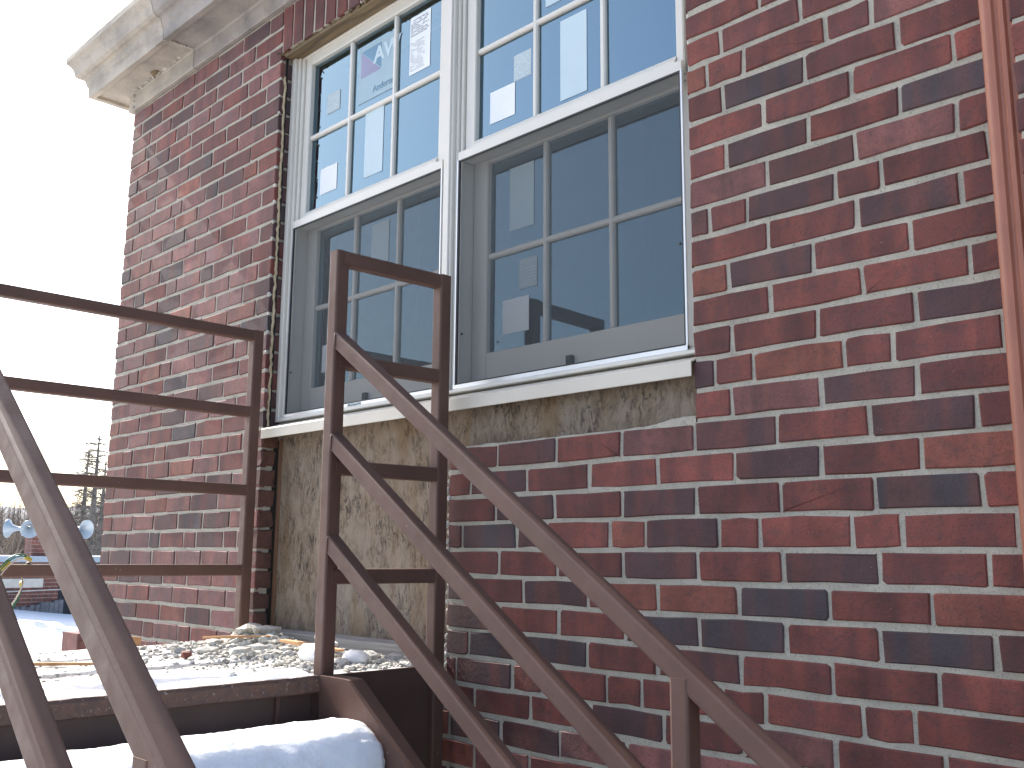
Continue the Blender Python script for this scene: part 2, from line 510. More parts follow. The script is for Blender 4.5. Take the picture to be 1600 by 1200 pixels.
# ------------------------------------------------------------------ the brick building
bld = empty('brick_building', (0, 0, GZ), 'red brick building with cream stone cornice and a half boarded window opening', 'building')
JX0, JX1 = 1.300, 3.128            # window opening
DX1 = 2.305                        # right edge of the boarded doorway
HEAD = 1.852
TOP = 2.036
PIERX, PIERY = 3.862, -.085
w = MB()
MY = .0032                         # mortar face sits behind the brick face
w.box(.004, JX0-.004, MY, .30, GZ-.1, TOP)                    # left of the opening
w.box(JX0-.004, JX1+.004, MY, .30, HEAD+.004, TOP)            # above it
w.box(JX1+.004, 4.6, MY, .30, GZ-.1, TOP)                     # right
w.box(DX1, JX1+.004, MY, .028, -.31, .2805)                   # brick infill below the right window
w.box(JX0-.004, JX1+.004, MY, .30, GZ-.1, -.31)               # under the door
w.box(.004, .30, .30, 5, GZ-.1, TOP)                          # side wall
w.box(.30, 4.6, 4.7, 5, GZ-.1, TOP)
w.box(4.3, 4.6, .30, 4.7, GZ-.1, TOP)
w.box(PIERX+.004, 4.52, PIERY+MY, MY-.002, GZ-.1, TOP+.3)       # pier
wall = w.build('wall', M_MORTAR, bld)
rf = MB(); rf.box(.0, 4.6, .0, 5, 2.45, 2.55); rf.build('roof', M_STONE_D, bld)

def proj(p):
    v = Vector(p)-CAM; d = v.dot(fw)
    if d < .05: return None
    return (800+FPX*v.dot(rt2)/d, 600-FPX*v.dot(up2)/d, d)

def brick_mesh(m, x0, x1, z0, z1, y0=0., depth=.02, j=.0022, flip=False, mi=0):
    """irregular brick: face outline of ten points, worn edge, sides"""
    rj = lambda s=1.: R.uniform(-j, j)*s
    c = [R.choice((.0008,.0012,.0015,.002,.002,.003,.005)) for _ in range(4)]
    zm = R.uniform(-.0012,.0012)
    o = [(x0+c[0]+rj(), z0+rj()), (x0*.5+x1*.5+rj(8), z0+zm+rj()), (x1-c[1]+rj(), z0+rj()), (x1+rj(), z0+c[1]+rj()),
         (x1+rj(), z1-c[2]+rj()), (x1-c[2]+rj(), z1+rj()), (x0*.5+x1*.5+rj(8), z1+zm+rj()), (x0+c[3]+rj(), z1+rj()), (x0+rj(), z1-c[3]+rj()), (x0+rj(), z0+c[0]+rj())]
    cx, cz = (x0+x1)/2, (z0+z1)/2
    yo = y0 + R.uniform(-.0016, .0012)
    b = .0028
    tx, tz = R.uniform(-.012,.012), R.uniform(-.015,.015)
    def yy(x, z): return yo + tx*(x-cx) + tz*(z-cz)
    f1 = []
    for x, z in o:
        ix = x + (b if x < cx else -b)*(1 if abs(x-cx) > .3*(x1-x0) else 0); iz = z + (b if z < cz else -b)
        f1.append((ix, yy(ix, iz), iz))
    f2 = [(x, yo+b, z) for x, z in o]
    f3 = [(x, yo+depth, z) for x, z in o]
    n = 10
    fs = [tuple(range(n))]
    fs += [(i, n+i, n+(i+1)%n, (i+1)%n) for i in range(n)]
    fs += [(n+i, 2*n+i, 2*n+(i+1)%n, n+(i+1)%n) for i in range(n)]
    if flip:                       # brick whose face looks along +x instead of -y: swap axes
        f1 = [(-y, x, z) for x, y, z in f1]; f2 = [(-y, x, z) for x, y, z in f2]; f3 = [(-y, x, z) for x, y, z in f3]
    m.add(f1+f2+f3, fs, mi)

# --- courses. n counts courses from eye level; head joints follow the photograph
A0, B0, P = 3.3275, 3.2255, .2019
colmap = {17:'rm', 16:'rmm', 15:'orrm', 14:'rnmm', 13:'rmmr', 12:'rdrn', 11:'pdpm', 10:'dmdrmd', 9:'rrdm', 8:'odrm', 7:'mrrm', 6:'rrmd',
          5:'drorm', 4:'rpdm', 3:'drdm', 2:'rdro', 1:'mrnrn', 0:'drrrm', -1:'rdmrm', -2:'onro', -3:'nrndd', -4:'drrr', -5:'rrrrr', -6:'rdmd'}
def joints(n, x0, x1):
    out = []
    if n % 5 == 0:
        x = 3.18 - 60*.3022
        while x < x1+.4:
            out += [x + R.uniform(-.003,.003), x+.0985 + R.uniform(-.003,.003)]
            x += .3022
    else:
        k = n // 5; i = n % 5
        a = ((k % 2 == 0) == (i % 2 == 1))
        x = (A0 if a else B0) - 40*P
        while x < x1+.4:
            out.append(x + R.uniform(-.004,.004)); x += P
    return [x for x in out if x0+.022 < x < x1-.022]

BRICKS = []       # (x0,x1,z0,z1,y0,depth,colour,kind)
def course(n, x0, x1, y0=0., cols=None, js=None, hj=.0095, extra=0, right_open=False):
    z0 = n*C+.0058+R.uniform(-.0012,.0012); z1 = (n+1)*C-.0058+R.uniform(-.0012,.0012)
    js = [x0-hj/2] + (js if js is not None else joints(n, x0, x1)) + [x1+hj/2]
    for i in range(len(js)-1):
        a = js[i]+hj/2; b = js[i+1]-hj/2
        if i == len(js)-2 and extra: b += R.uniform(-extra, extra*.6)
        col = cols[i] if cols and i < len(cols) else R.choice('rrrmmmmddnopp'[0:13])
        BRICKS.append((a, b, z0, z1, y0, .02, col))
for n in range(-12, 29):
    course(n, 0., JX0, cols=''.join(R.choice('rrrppppvvvmmmddno') for _ in range(12)) )          # left wall; real colour variety, plus paler pinks painting in the sun veil
for n in range(4, 29):
    course(n, JX1, PIERX, cols=colmap.get(n))
infA = [2.496, 2.707, 2.917]; infB = [2.393, 2.606, 2.816, 3.022]; infH = [2.361, 2.570, 2.672, 2.880, 2.984]
inf = {3: infA, 2: infB, 1: [2.49, 2.702, 2.918], 0: infH, -1: [2.505, 2.712, 2.917], -2: [2.39, 2.595, 2.81, 3.015], -3: [2.51, 2.715, 2.92],
       -4: [2.394, 2.60, 2.807, 3.012], -5: [2.345, 2.558, 2.66, 2.866, 2.966], -6: [2.397, 2.608, 2.816, 3.017], -7: [2.514, 2.719, 2.92], -8: [2.4, 2.61, 2.81, 3.02]}
infc = {3: 'mdrp', 2: 'rdmrr', 1: 'mdmd', 0: 'mndrod', -1: 'mrmd', -2: 'dmdor', -3: 'drrn', -4: 'dnnrd', -5: 'mdrrrr', -6: 'drodd', -7: 'drmd', -8: 'mdrdm'}
for n in range(-24, 4):
    x0 = DX1 if n*C > -.37 else JX0
    js = inf.get(n)
    right = joints(n, JX1, PIERX)
    if js is None or x0 == JX0:
        course(n, x0, PIERX, js=[q for q in joints(n, x0, JX1)] + right)
        continue
    if n % 5 and js[-1] < 2.95: js = js + [3.125]           # bed with a joint close to the window edge
    lc = infc.get(n, ''); rc = colmap.get(n, '')
    k = len(js)                                              # bricks wholly on the infill side
    course(n, x0, PIERX, cols=(lc + 'mrmd')[:k] + (rc if rc else ''), js=js+right)
# soldier course over the window
x = JX0+.003
SOLD = []
while x < JX1-.04:
    SOLD.append((x+.004, x+C-.005, HEAD+.004, TOP-.006, 0., .03, R.choice('rmmdrp')))
    x += C
# last courses on the left wall stop below the cornice; trim
BRICKS = [b for b in BRICKS if b[2] < TOP-.02 and not (b[0] > JX0-.01 and b[1] < JX1+.01 and b[2] > .29)]
BRICKS = [(a, b, z0, min(z1, TOP-.004), y, d, c) for a, b, z0, z1, y, d, c in BRICKS] + SOLD
# pier courses
for n in range(-24, 33):
    z0 = n*C+.005; z1 = (n+1)*C-.0055
    e = [PIERX, 3.97, 4.165, 4.36, 4.52] if n % 2 else [PIERX, 4.06, 4.26, 4.42, 4.52]
    for i in range(4):
        BRICKS.append((e[i]+(.004 if i else 0), e[i+1]-.005, z0, z1, PIERY, .03, R.choice('mmrrd')))
def shown(b):
    q = [proj((x, b[4], z)) for x in (b[0], b[1]) for z in (b[2], b[3])]
    if any(p is None for p in q): return 0
    xs = [min(1600, max(0, p[0])) for p in q]; ys = [min(1200, max(0, p[1])) for p in q]
    return max(0, max(xs)-min(xs))*max(0, max(ys)-min(ys))
BRICKS.sort(key=lambda b: -shown(b))
KEYS = list(BR)
NB = 285
for b in BRICKS[:NB]:
    m = MB(); brick_mesh(m, *b[:6])
    m.build('brick', BR[b[6]], wall, loc=((b[0]+b[1])/2, b[4], (b[2]+b[3])/2))
m = MB()
for b in BRICKS[NB:]:
    brick_mesh(m, *b[:6], mi=KEYS.index(b[6]))
# worn bricks of the left reveal (look along +x), above and below the sill
for n in range(-5, 27):
    z0 = n*C+.006; z1 = min((n+1)*C-.006, HEAD-.004)
    if z1 - z0 < .02: continue
    if z0 > .40:
        brick_mesh(m, .031, .062+R.uniform(-.002,.002), z0, z1, -(JX0+.004), .03, flip=True, mi=KEYS.index(R.choice('ddnm')))
    else:
        e = R.uniform(.052, .068)
        brick_mesh(m, .001, e, z0+R.uniform(-.002,.002), z1+R.uniform(-.002,.003), -(JX0+R.uniform(.001,.006)), .03, j=.0055, flip=True, mi=KEYS.index(R.choice('bbmb')))
tag(m.build('brick', [BR[k] for k in KEYS], wall), kind='stuff')

# mortar left standing along the opening edge, smeared at each bed joint
m = MB()
for n in range(6, 27):
    m.rock((JX0-.003, .002, n*C+R.uniform(-.004,.004)), R.uniform(.006,.010), (1.0,.7,.9))
for n in range(-5, 4):
    for k in range(3):
        m.rock((DX1-.003+R.uniform(-.004,.003), R.uniform(.0,.012), (n+k/3)*C), R.uniform(.005,.009), (.8,.8,1.2))
tag(m.build('mortar_smear', M_MORTAR_W, bld), kind='stuff')
m = MB(); n_ = 150; b0 = 0
for i in range(n_+1):                     # ragged bed of mortar left on top of the infill, rising to the right
    x = DX1+(JX1-DX1)*i/n_
    zt = .2815+.0035*noise.noise(Vector((x*14,0,0)))+.0022*noise.noise(Vector((x*60,3,0)))+.013*max(0,min(1,(x-2.985)/.07))
    yf = .0015+.0015*noise.noise(Vector((x*30,7,0)))
    m.v += [(x, yf, .272), (x, yf+.002, zt-.003), (x, yf+.006, zt), (x, .032, zt-.001)]
for i in range(n_):
    for k in range(3):
        q = b0+i*4+k; m.f.append((q, q+4, q+5, q+1)); m.m.append(0)
m.build('mortar_bed', M_MORTAR, bld)
# ragged bead of old sealant down the left reveal
pts = []; rad = []
z = .42
while z < HEAD-.08:
    pts.append((JX0+.001+R.uniform(-.0015,.0015), .020+R.uniform(-.003,.003), z)); rad.append(R.uniform(.0035,.0065)); z += .014
m = MB(); m.rod(pts, rad, 6); m.build('sealant_bead', M_FOAM, bld, smooth=True)
m = MB(); m.box(JX0-.003, JX0+.0005, .0225, .032, .40, HEAD); m.build('gap_shade', M_BLACK, bld)  # solid black strip, paints the shade of the open gap
m = MB(); m.box(JX0-.003, JX0+.0005, .050, .0695, -.30, .384); m.build('gap_shade', M_BLACK, bld)  # shade between reveal bricks and stud, put in as a black strip
# timber strip under the head
m = MB()
m.box(JX0+.004, JX1-.004, .012, .075, HEAD-.012, HEAD+.003)
for i in range(60):
    xx = JX0+.01+(JX1-JX0-.03)*i/60
    m.rock((xx+R.uniform(-.012,.012), .014, HEAD-.002+R.uniform(-.003,.003)), R.uniform(.004,.010), (R.uniform(1.5,4),.8,.6))
m.build('head_timber', M_HEADWOOD, bld)

# --- boards closing the old doorway and the strip under the sill
OY = .074
m = MB(); m.bbox(JX0+.012, 2.345, OY, OY+.012, -.275, .44, .0015); tag(m.build('board_panel', M_OSB, bld), 'tall weathered strand board closing the old doorway')
m = MB(); m.bbox(2.349, JX1-.002, .034, .046, .24, .425, .0015); tag(m.build('board_panel', M_OSB, bld), 'low strand board strip under the right window')
m = MB(); m.box(JX0-.002, JX0+.02, OY-.004, OY+.03, -.30, .385); m.build('stud', M_REDBOARD, bld)
m = MB(); m.box(JX0, JX1, OY+.014, OY+.03, -.31, .446); m.build('backing', M_BLACK, bld)
m = MB()
prof = [(.020,-.302),(.020,-.276),(.026,-.271),(.066,-.266),(.070,-.302)]
m.extrude_x(prof, JX0+.05, DX1-.004); tag(m.build('threshold_board', M_GREYWOOD, bld), 'split grey weathered board along the foot of the boarding')
# --- sill
m = MB()
prof = [(-.0085,.383),(-.010,.384),(-.010,.416),(-.008,.4185),(.075,.4465),(.075,.443),(-.006,.4155),(-.0070,.4140),(-.0070,.383)]
m.extrude_x(prof, JX0+.008, JX1-.0015); sill = m.build('sill', M_SILL, bld)

# --- cornice
prof_c = [(0.0,2.036),(.016,2.036),(.019,2.040),(.019,2.112),(.024,2.120),(.128,2.126),(.132,2.114),(.158,2.112),(.160,2.118),(.163,2.163),(.169,2.171),(.176,2.199),
          (.183,2.204),(.196,2.207),(.209,2.216),(.213,2.232),(.219,2.252),(.228,2.268),(.241,2.281),(.245,2.285),(.245,2.312),(.235,2.330),(0.0,2.40)]
cor = MB(); cor.box(.0, 4.6, .002, .05, 2.037, 2.449); cornice = cor.build('cornice', M_STONE_D, bld)
def cornice_block(x0, x1, mat, corner=False):
    m = MB(); n = len(prof_c)
    seg = max(2, int((x1-x0)/.05)); secs = []
    for i in range(seg+1):
        x = x0+(x1-x0)*i/seg
        row = []
        for (ww, z) in prof_c:
            j = .0016*noise.noise(Vector((x*11, ww*60, z*60)))
            xx = x
            if corner and i == 0: xx = -ww
            row.append((xx, -(ww+j), z+j*.8))
        secs.append(row)
    if corner:                      # the return round the corner
        back = [[(-ww, 2.0, z) for (ww, z) in prof_c]]
        secs = back + secs
    for r_ in secs: m.v += r_
    for i in range(len(secs)-1):
        for k in range(n-1):
            m.f.append((i*n+k, (i+1)*n+k, (i+1)*n+k+1, i*n+k+1)); m.m.append(0)
    m.f.append(tuple(range(n-1,-1,-1))); m.m.append(0)
    e = (len(secs)-1)*n
    m.f.append(tuple(e+k for k in range(n))); m.m.append(0)
    o = m.build('cornice_block', mat, cornice)
    return o
cornice_block(0., .612, M_STONE, True)
cornice_block(.6165, 1.55, M_STONE_D)
cornice_block(1.5545, 2.6, M_STONE)
cornice_block(2.6045, 3.8, M_STONE)
m = MB()
for z, y in [(2.05,-.02),(2.08,-.021),(2.105,-.022)]:
    m.rock((.03, y+.003, z), .012, (1,.5,1))
for i in range(16):
    m.rock((.05+i*.03+R.uniform(-.01,.01), -.026-R.uniform(0,.012), 2.119), R.uniform(.004,.011), (1.6,1,.6))
for i in range(12):
    t = i/11
    m.rock((.614+R.uniform(-.003,.003), -(.03+.12*t), 2.122-.006*t), R.uniform(.004,.007), (.8,1.5,.6))
tag(m.build('mortar_lump', M_MORTAR_W, cornice), kind='stuff')
m = MB(); m.rock((.30, -.045, 2.121), .022, (1.3,.9,.5)); m.build('rust_spall', M_HEADWOOD, cornice)

# --- windows: two double hung units, six over six
def window(x0, x1, ax0, ax1, ug, lg, left):
    zb, zt = .447, 1.872
    f = MB()
    yb = .17
    # stepped frame: outer casing, inner steps
    def ring(a0, a1, b0, b1, w_, y0, y1):
        f.bbox(a0, a0+w_, y0, y1, b0, b1, .002); f.bbox(a1-w_, a1, y0, y1, b0, b1, .002)
        f.bbox(a0+w_-.001, a1-w_+.001, y0+.0003, y1, b1-w_, b1-.0003, .002); f.bbox(a0+w_-.001, a1-w_+.001, y0+.0003, y1, b0+.0003, b0+w_*.6, .002)
    s1 = (ax0-x0)
    ring(x0, x1, zb, zt, s1*.42, .046, yb)
    ring(x0+s1*.42, x1-s1*.42, zb+.012, zt-.014, s1*.26, .058, yb-.002)
    ring(x0+s1*.72, x1-s1*.72, zb+.02, zt-.025, s1*.28, .066, yb-.004)
    f.box(x0+s1*.60, x0+s1*.80, .072, .10, zb+.02, zt-.03); f.box(x1-s1*.80, x1-s1*.60, .072, .10, zb+.02, zt-.03)
    fr = f.build('window', M_WHITE, bld)
    # upper sash
    s = MB()
    uz0, uz1 = 1.160, 1.842
    ux0, ux1 = ax0+.002, ax1-.002
    gx0, gx1, gz0, gz1 = ug
    y0, y1 = .074, .108
    s.bbox(ux0, gx0, y0, y1, uz0, uz1, .003); s.bbox(gx1, ux1, y0, y1, uz0, uz1, .003)
    s.bbox(gx0-.001, gx1+.001, y0+.0004, y1, gz1, uz1-.0004, .003)
    s.extrude_x([(y0+.0004,gz0),(y0-.008,gz0-.014),(y0-.008,1.186),(y0-.004,1.184),(y0-.004,uz0+.0005),(y1,uz0+.0005),(y1,gz0)], gx0-.001, gx1+.001)
    s.extrude_x([(.052,1.160),(.052,1.186),(.066,1.190),(.0737,1.190),(.0737,1.160)], ax0-.004, ax1+.004)
    sash = s.build('upper_sash', M_WHITE, fr)
    def panes(g, y, ym0, ym1):
        gx0, gx1, gz0, gz1 = g
        mw = .0175; cw = (gx1-gx0-2*mw)/3; zm = (gz0+gz1)/2
        for k in (1, 2):
            a = gx0+k*cw+(k-1)*mw
            q = MB(); q.bbox(a, a+mw, ym0, ym1, gz0, gz1, .004); q.build('muntin', M_WHITE, fr)
        q = MB(); q.bbox(gx0, gx1, ym0+.0006, ym1, zm-mw/2, zm+mw/2, .004); q.build('muntin', M_WHITE, fr)
        for r_ in range(2):
            for k in range(3):
                a = gx0+k*(cw+mw); b0 = gz0 if r_ == 0 else zm+mw/2; b1 = zm-mw/2 if r_ == 0 else gz1
                q = MB(); q.add([(a,y,b0),(a+cw,y,b0),(a+cw,y,b1),(a,y,b1)], [(0,1,2,3)])
                q.build('pane', M_GLASS, fr)
    panes(ug, .092, .080, .104)
    # lower sash, set further in
    s = MB()
    lx0, lx1, lz0, lz1 = lg
    y0, y1 = .112, .146
    s.bbox(ax0+.002, lx0, y0, y1, .472, 1.21, .003); s.bbox(lx1, ax1-.002, y0, y1, .472, 1.21, .003)
    s.bbox(lx0-.001, lx1+.001, y0+.0004, y1, .4725, lz0, .003); s.bbox(lx0-.001, lx1+.001, y0+.0004, y1, lz1, 1.2095, .003)
    s.build('lower_sash', M_WHITE, fr)
    panes(lg, .128, .116, .140)
    # tab on the bottom rail
    q = MB(); q.bbox((lx0+lx1)/2-.028, (lx0+lx1)/2-.006, .100, .113, .487, .512, .002); q.build('sash_lift', M_RUB, fr)
    # insect screen with its rim
    q = MB(); y = .0565
    q.add([(ax0,y,.474),(ax1,y,.474),(ax1,y,1.159),(ax0,y,1.159)], [(0,1,2,3)])
    scr = q.build('insect_screen', M_SCREEN, fr)
    q = MB()
    for a in (ax0-.001, ax1-.004): q.box(a, a+.005, .052, .0572, .470, 1.160)
    q.box(ax0+.004, ax1-.004, .0522, .0570, .470, .4748)
    q.box(ax0+.004, ax1-.004, .0522, .0570, 1.1550, 1.1597)
    q.build('screen_gasket', M_RUB, fr)
    q = MB()
    q.box(ax0-.006, ax0-.0012, .050, .0566, .462, 1.160); q.box(ax1+.0012, ax1+.006, .050, .0566, .462, 1.160)
    q.box(ax0-.006, ax1+.006, .0482, .0566, .458, .4698)
    q.build('screen_frame', M_ALU, fr)
    for xx in (ax0+.022, ax1-.012):
        q = MB(); q.rock((xx, .0545, .62 if xx < (x0+x1)/2 else .72), .0042); q.build('screen_pin', M_RUB, fr)
    # plain grey panel standing in for the dim room behind
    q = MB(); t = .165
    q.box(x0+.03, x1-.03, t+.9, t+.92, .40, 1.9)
    q.build('room_backdrop', M_ROOM, fr)
    return fr
ULG = (1.395, 2.137, 1.215, 1.800); URG = (2.308, 3.046, 1.215, 1.800)
LLG = (1.420, 2.122, .566, 1.152); LRG = (2.328, 3.028, .566, 1.152)
WL = window(1.304, 2.2215, 1.358, 2.182, ULG, LLG, True)
WR = window(2.2225, 3.126, 2.264, 3.072, URG, LRG, False)
m = MB()
m.bbox(2.212, 2.232, .040, .05, .448, 1.870, .002); m.build('mullion_cover', M_WHITE, bld)

def sheet(win, name, x0, x1, z0, z1, y, mat):
    q = MB(); q.box(x0, x1, y, y+.0006, z0, z1); return q.build(name, mat, win)
UY, LY = .0905, .1265
sheet(WL, 'sticker', 1.485, 1.565, 1.574, 1.650, UY, M_PALE2)
sheet(WL, 'sticker', 1.460, 1.564, 1.270, 1.368, UY, M_PAPER)
sheet(WL, 'protective_film', 1.726, 1.830, 1.262, 1.500, UY, M_PALE)
sheet(WR, 'sticker', 2.357, 2.462, 1.258, 1.359, UY, M_PAPER)
sheet(WR, 'sticker', 2.456, 2.527, 1.361, 1.442, UY+.001, M_PALE2)
sheet(WR, 'protective_film', 2.642, 2.740, 1.236, 1.478, UY, M_PALE)
sheet(WR, 'protective_film', 2.585, 2.674, 1.545, 1.730, UY, M_PALE)
sheet(WR, 'protective_film', 2.408, 2.506, .920, 1.113, LY, M_PALE)
sheet(WR, 'sticker', 2.449, 2.520, .737, .825, LY, M_PALE2)
sheet(WR, 'sticker', 2.382, 2.488, .613, .715, LY, M_PAPER)
sheet(WL, 'protective_film', 1.735, 1.832, .955, 1.10, LY, M_PALE)
sheet(WL, 'sticker', 1.465, 1.600, .618, .716, LY, M_PAPER)
# printed lines on the small stickers
def lines(win, x0, x1, z0, z1, y, n, mat=M_INK, seed=1, h=.0016):
    rr = random.Random(seed); q = MB()
    for i in range(n):
        z = z1-(i+.5)*(z1-z0)/n; x = x0
        while x < x1-.006:
            l = rr.uniform(.004,.02)
            if rr.random() < .75: q.box(x, min(x+l, x1), y-.0007, y-.0002, z-h/2, z+h/2)
            x += l+.004
    return q.build('print_line', mat, win)
lines(WL, 1.490, 1.560, 1.58, 1.645, UY, 7, M_PALE, 5, .005)
lines(WR, 2.460, 2.523, 1.366, 1.437, UY+.001, 8, M_PALE, 6, .004)
lines(WR, 2.453, 2.516, .742, .82, LY, 8, M_PALE, 7, .004)
# specification sheet
sheet(WL, 'specification_sheet', 1.962, 2.068, 1.556, 1.762, UY, M_PAPER)
lines(WL, 1.968, 2.062, 1.690, 1.752, UY, 9, M_INK, 8, .0026)
lines(WL, 1.968, 2.040, 1.566, 1.672, UY, 15, M_INK, 9, .0016)
# maker's sheet with its two-tone corner and lettering
sheet(WL, 'maker_sheet', 1.676, 1.892, 1.546, 1.758, UY, M_FILM)
q = MB(); y = UY-.0003
q.add([(1.690,y,1.742),(1.806,y,1.742),(1.806,y,1.645)], [(0,2,1)]); q.build('logo_triangle', M_LOGOBLUE, WL)
q = MB(); q.add([(1.690,y,1.740),(1.690,y,1.641),(1.806,y,1.641)], [(0,1,2)]); q.build('logo_triangle', M_LOGORED, WL)
def lettering(win, text, x, z, size, y, mat, name='lettering', sx=1.):
    cu = bpy.data.curves.new(name, 'FONT'); cu.body = text; cu.size = size; cu.extrude = .0003; cu.resolution_u = 3
    if size > .05: cu.offset = .0028
    ob = bpy.data.objects.new(name, cu); COL.objects.link(ob)
    bpy.context.view_layer.update()
    me = bpy.data.meshes.new_from_object(ob); bpy.data.objects.remove(ob)
    me.materials.clear(); me.materials.append(mat)
    ob = bpy.data.objects.new(name, me); COL.objects.link(ob)
    ob.parent = win; ob.rotation_euler = (math.pi/2, 0, 0); ob.scale = (sx, 1, 1)
    ob.location = Vector((x, y, z)) - world_loc(win)
    return ob
lettering(WL, 'AW', 1.765, 1.676, .078, UY-.0009, M_PALE, sx=1.1)
lettering(WL, 'Andersen', 1.762, 1.566, .036, UY-.0009, M_LOGOBLUE, sx=.95)
# small data plate on the lower frame
q = MB(); q.box(1.742, 1.812, .0466, .0482, .4595, .4685); q.build('data_plate', M_PALE2, WL)
lines(WL, 1.745, 1.809, .460, .468, .0466, 3, M_INK, 10, .0016)
# interior shell so that the room is a room
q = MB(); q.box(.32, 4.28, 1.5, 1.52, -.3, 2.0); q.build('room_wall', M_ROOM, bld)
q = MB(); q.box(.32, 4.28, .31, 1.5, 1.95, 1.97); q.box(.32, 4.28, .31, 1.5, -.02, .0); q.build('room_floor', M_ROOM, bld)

# ------------------------------------------------------------------ downspout
ds = empty('downspout', (3.845, -.04, GZ), 'terracotta painted fluted metal downspout beside the brick pier', 'downspout')
prof = []
x0, x1, yf, ybk = 3.806, 3.884, -.074, -.012
for t in range(7):
    a = math.pi - t*math.pi/2/6
    prof.append((x0+.016+.016*math.cos(a), yf+.016-.016*math.sin(a)))
fl = [(.018,0),(.022,.005),(.027,.005),(.031,0),(.038,0),(.042,.005),(.047,.005),(.051,0),(.058,0)]
prof += [(x0+.006+a, yf+b) for a, b in fl]
for t in range(7):
    a = math.pi/2 - t*math.pi/2/6
    prof.append((x1-.012+.012*math.cos(a), yf+.012-.012*math.sin(a)))
prof += [(x1, ybk), (x0, ybk)]
m = MB(); m.extrude_z(prof[::-1], GZ+.05, 2.3); m.build('pipe', M_DOWN, ds)
m = MB()
for z in (-.9,): m.box(x0-.01, x1+.01, yf-.003, ybk+.008, z, z+.03)
m.build('strap', M_DOWN, ds)

# ------------------------------------------------------------------ steel staircase and landing
DZ = -.305
LX0, LX1 = 1.29, 2.322
YO = -1.345                       # outer side
YI = -.412                        # inner side of the flight
st = empty('steel_staircase', (2.3, -.85, GZ), 'brown steel staircase with concrete landing against the brick wall', 'staircase')
dk = grid(LX0, LX1-.012, YO, -.004, 70, 90, lambda x, y: DZ + .0035*noise.noise(Vector((x*14, y*14, 3))) + .0015*noise.noise(Vector((x*50, y*50, 1))))
dk.box(LX0, LX1-.05, YO, -.004, DZ-.06, DZ-.012)
dk.build('landing_slab', M_DECK, st, smooth=False)
m = MB()
nz = 80; sec = []
for i in range(nz+1):
    y = YO + (YI-.0-YO)*i/nz
    j = .0022*noise.noise(Vector((y*22, 5, 0)))+.0012*noise.noise(Vector((y*80, 5, 0)))
    sec.append([(LX1-.03, y, DZ+.001), (LX1-.006+j, y, DZ+.002+j), (LX1+j*1.4, y, DZ-.005), (LX1+.001, y, DZ-.034+j), (LX1-.006, y, DZ-.038), (LX1-.03, y, DZ-.038)])
for r_ in sec: m.v += r_
for i in range(nz):
    for k in range(5): m.f.append((i*6+k, i*6+k+1, (i+1)*6+k+1, (i+1)*6+k)); m.m.append(0)
m.build('nosing', M_NOSE, st)
m = MB(); m.box(LX1-.045, LX1-.037, YO+.01, YI, DZ-.23, DZ-.0385); m.build('fascia', M_STEEL_D, st)
m = MB(); m.box(2.245, 2.262, -.50, -.488, DZ-.2, DZ-.04); m.box(LX1-.037, LX1-.028, -.515, -.505, DZ-.2, DZ-.04); m.build('stiffener', M_STEEL, st)
m = MB(); m.box(LX1-.0375, LX1-.0115, YI-.002, YI+.008, DZ-.30, DZ-.0385); m.build('closer_plate', M_STEEL_D, st)
m = MB(); m.bbox(LX1-.011, LX1, YI+.003, -.022, DZ-.34, DZ+.002, .002); m.build('side_plate', M_STEEL_D, st)
m = MB(); m.box(LX0, LX1-.05, -.02, -.006, DZ-.25, DZ-.062); m.box(LX0, LX1-.05, YO, YO+.012, DZ-.25, DZ-.062); m.box(LX0, LX0+.012, YO+.012, -.02, DZ-.25, DZ-.062); m.build('edge_beam', M_STEEL_D, st)
for (px_, py_) in ((LX0+.04, -.06), (LX0+.04, YO+.05), (LX1-.08, YO+.05), (LX1-.08, -.06)):
    m = MB(); m.sqtube((px_, py_, GZ-.05), (px_, py_, DZ-.06), .06, .006); m.build('leg', M_STEEL_D, st)
SL = .703
def stringer(yw, sgn):
    """channel: web plus top and bottom flange pointing away from the flight"""
    xs0 = LX1; xk = 2.437; L = 1.92
    def top(x): return DZ+.003 if x <= xk else DZ+.003-SL*(x-xk)
    xe = xk+L
    d = .235
    m = MB()
    web = [(xs0, top(xs0)), (xk-.01, top(xs0)), (xk, top(xk)-.002), (xe, top(xe)), (xe, top(xe)-d), (xk-.10, top(xk)-d), (xs0, top(xk)-d)]
    ya, yb_ = sorted((yw, yw+sgn*.007)); m.extrude_y(web, ya, yb_)
    ya, yb_ = sorted((yw+sgn*.0075, yw+sgn*.044))
    t = .009
    m.extrude_y([(xs0, top(xs0)), (xk-.01, top(xs0)), (xk, top(xk)-.002), (xe, top(xe)), (xe, top(xe)-t), (xk, top(xk)-.002-t), (xk-.012, top(xs0)-t), (xs0, top(xs0)-t)], ya, yb_)
    m.extrude_y([(xk-.10, top(xk)-d+t), (xe, top(xe)-d+t), (xe, top(xe)-d), (xk-.10, top(xk)-d)], ya, yb_)
    m.build('stringer', M_STEEL, st)
stringer(YI-.004, 1)
stringer(-1.300, -1)
RISE, GO = .1785, .254
TY0, TY1 = -1.298, YI-.006
for k in range(6):
    x0 = LX1-.02+k*GO; z = DZ-RISE*(k+1)
    m = MB(); m.bbox(x0, x0+GO+.03, TY0, TY1, z-.04, z, .004); m.build('tread', M_STEEL_D, st)
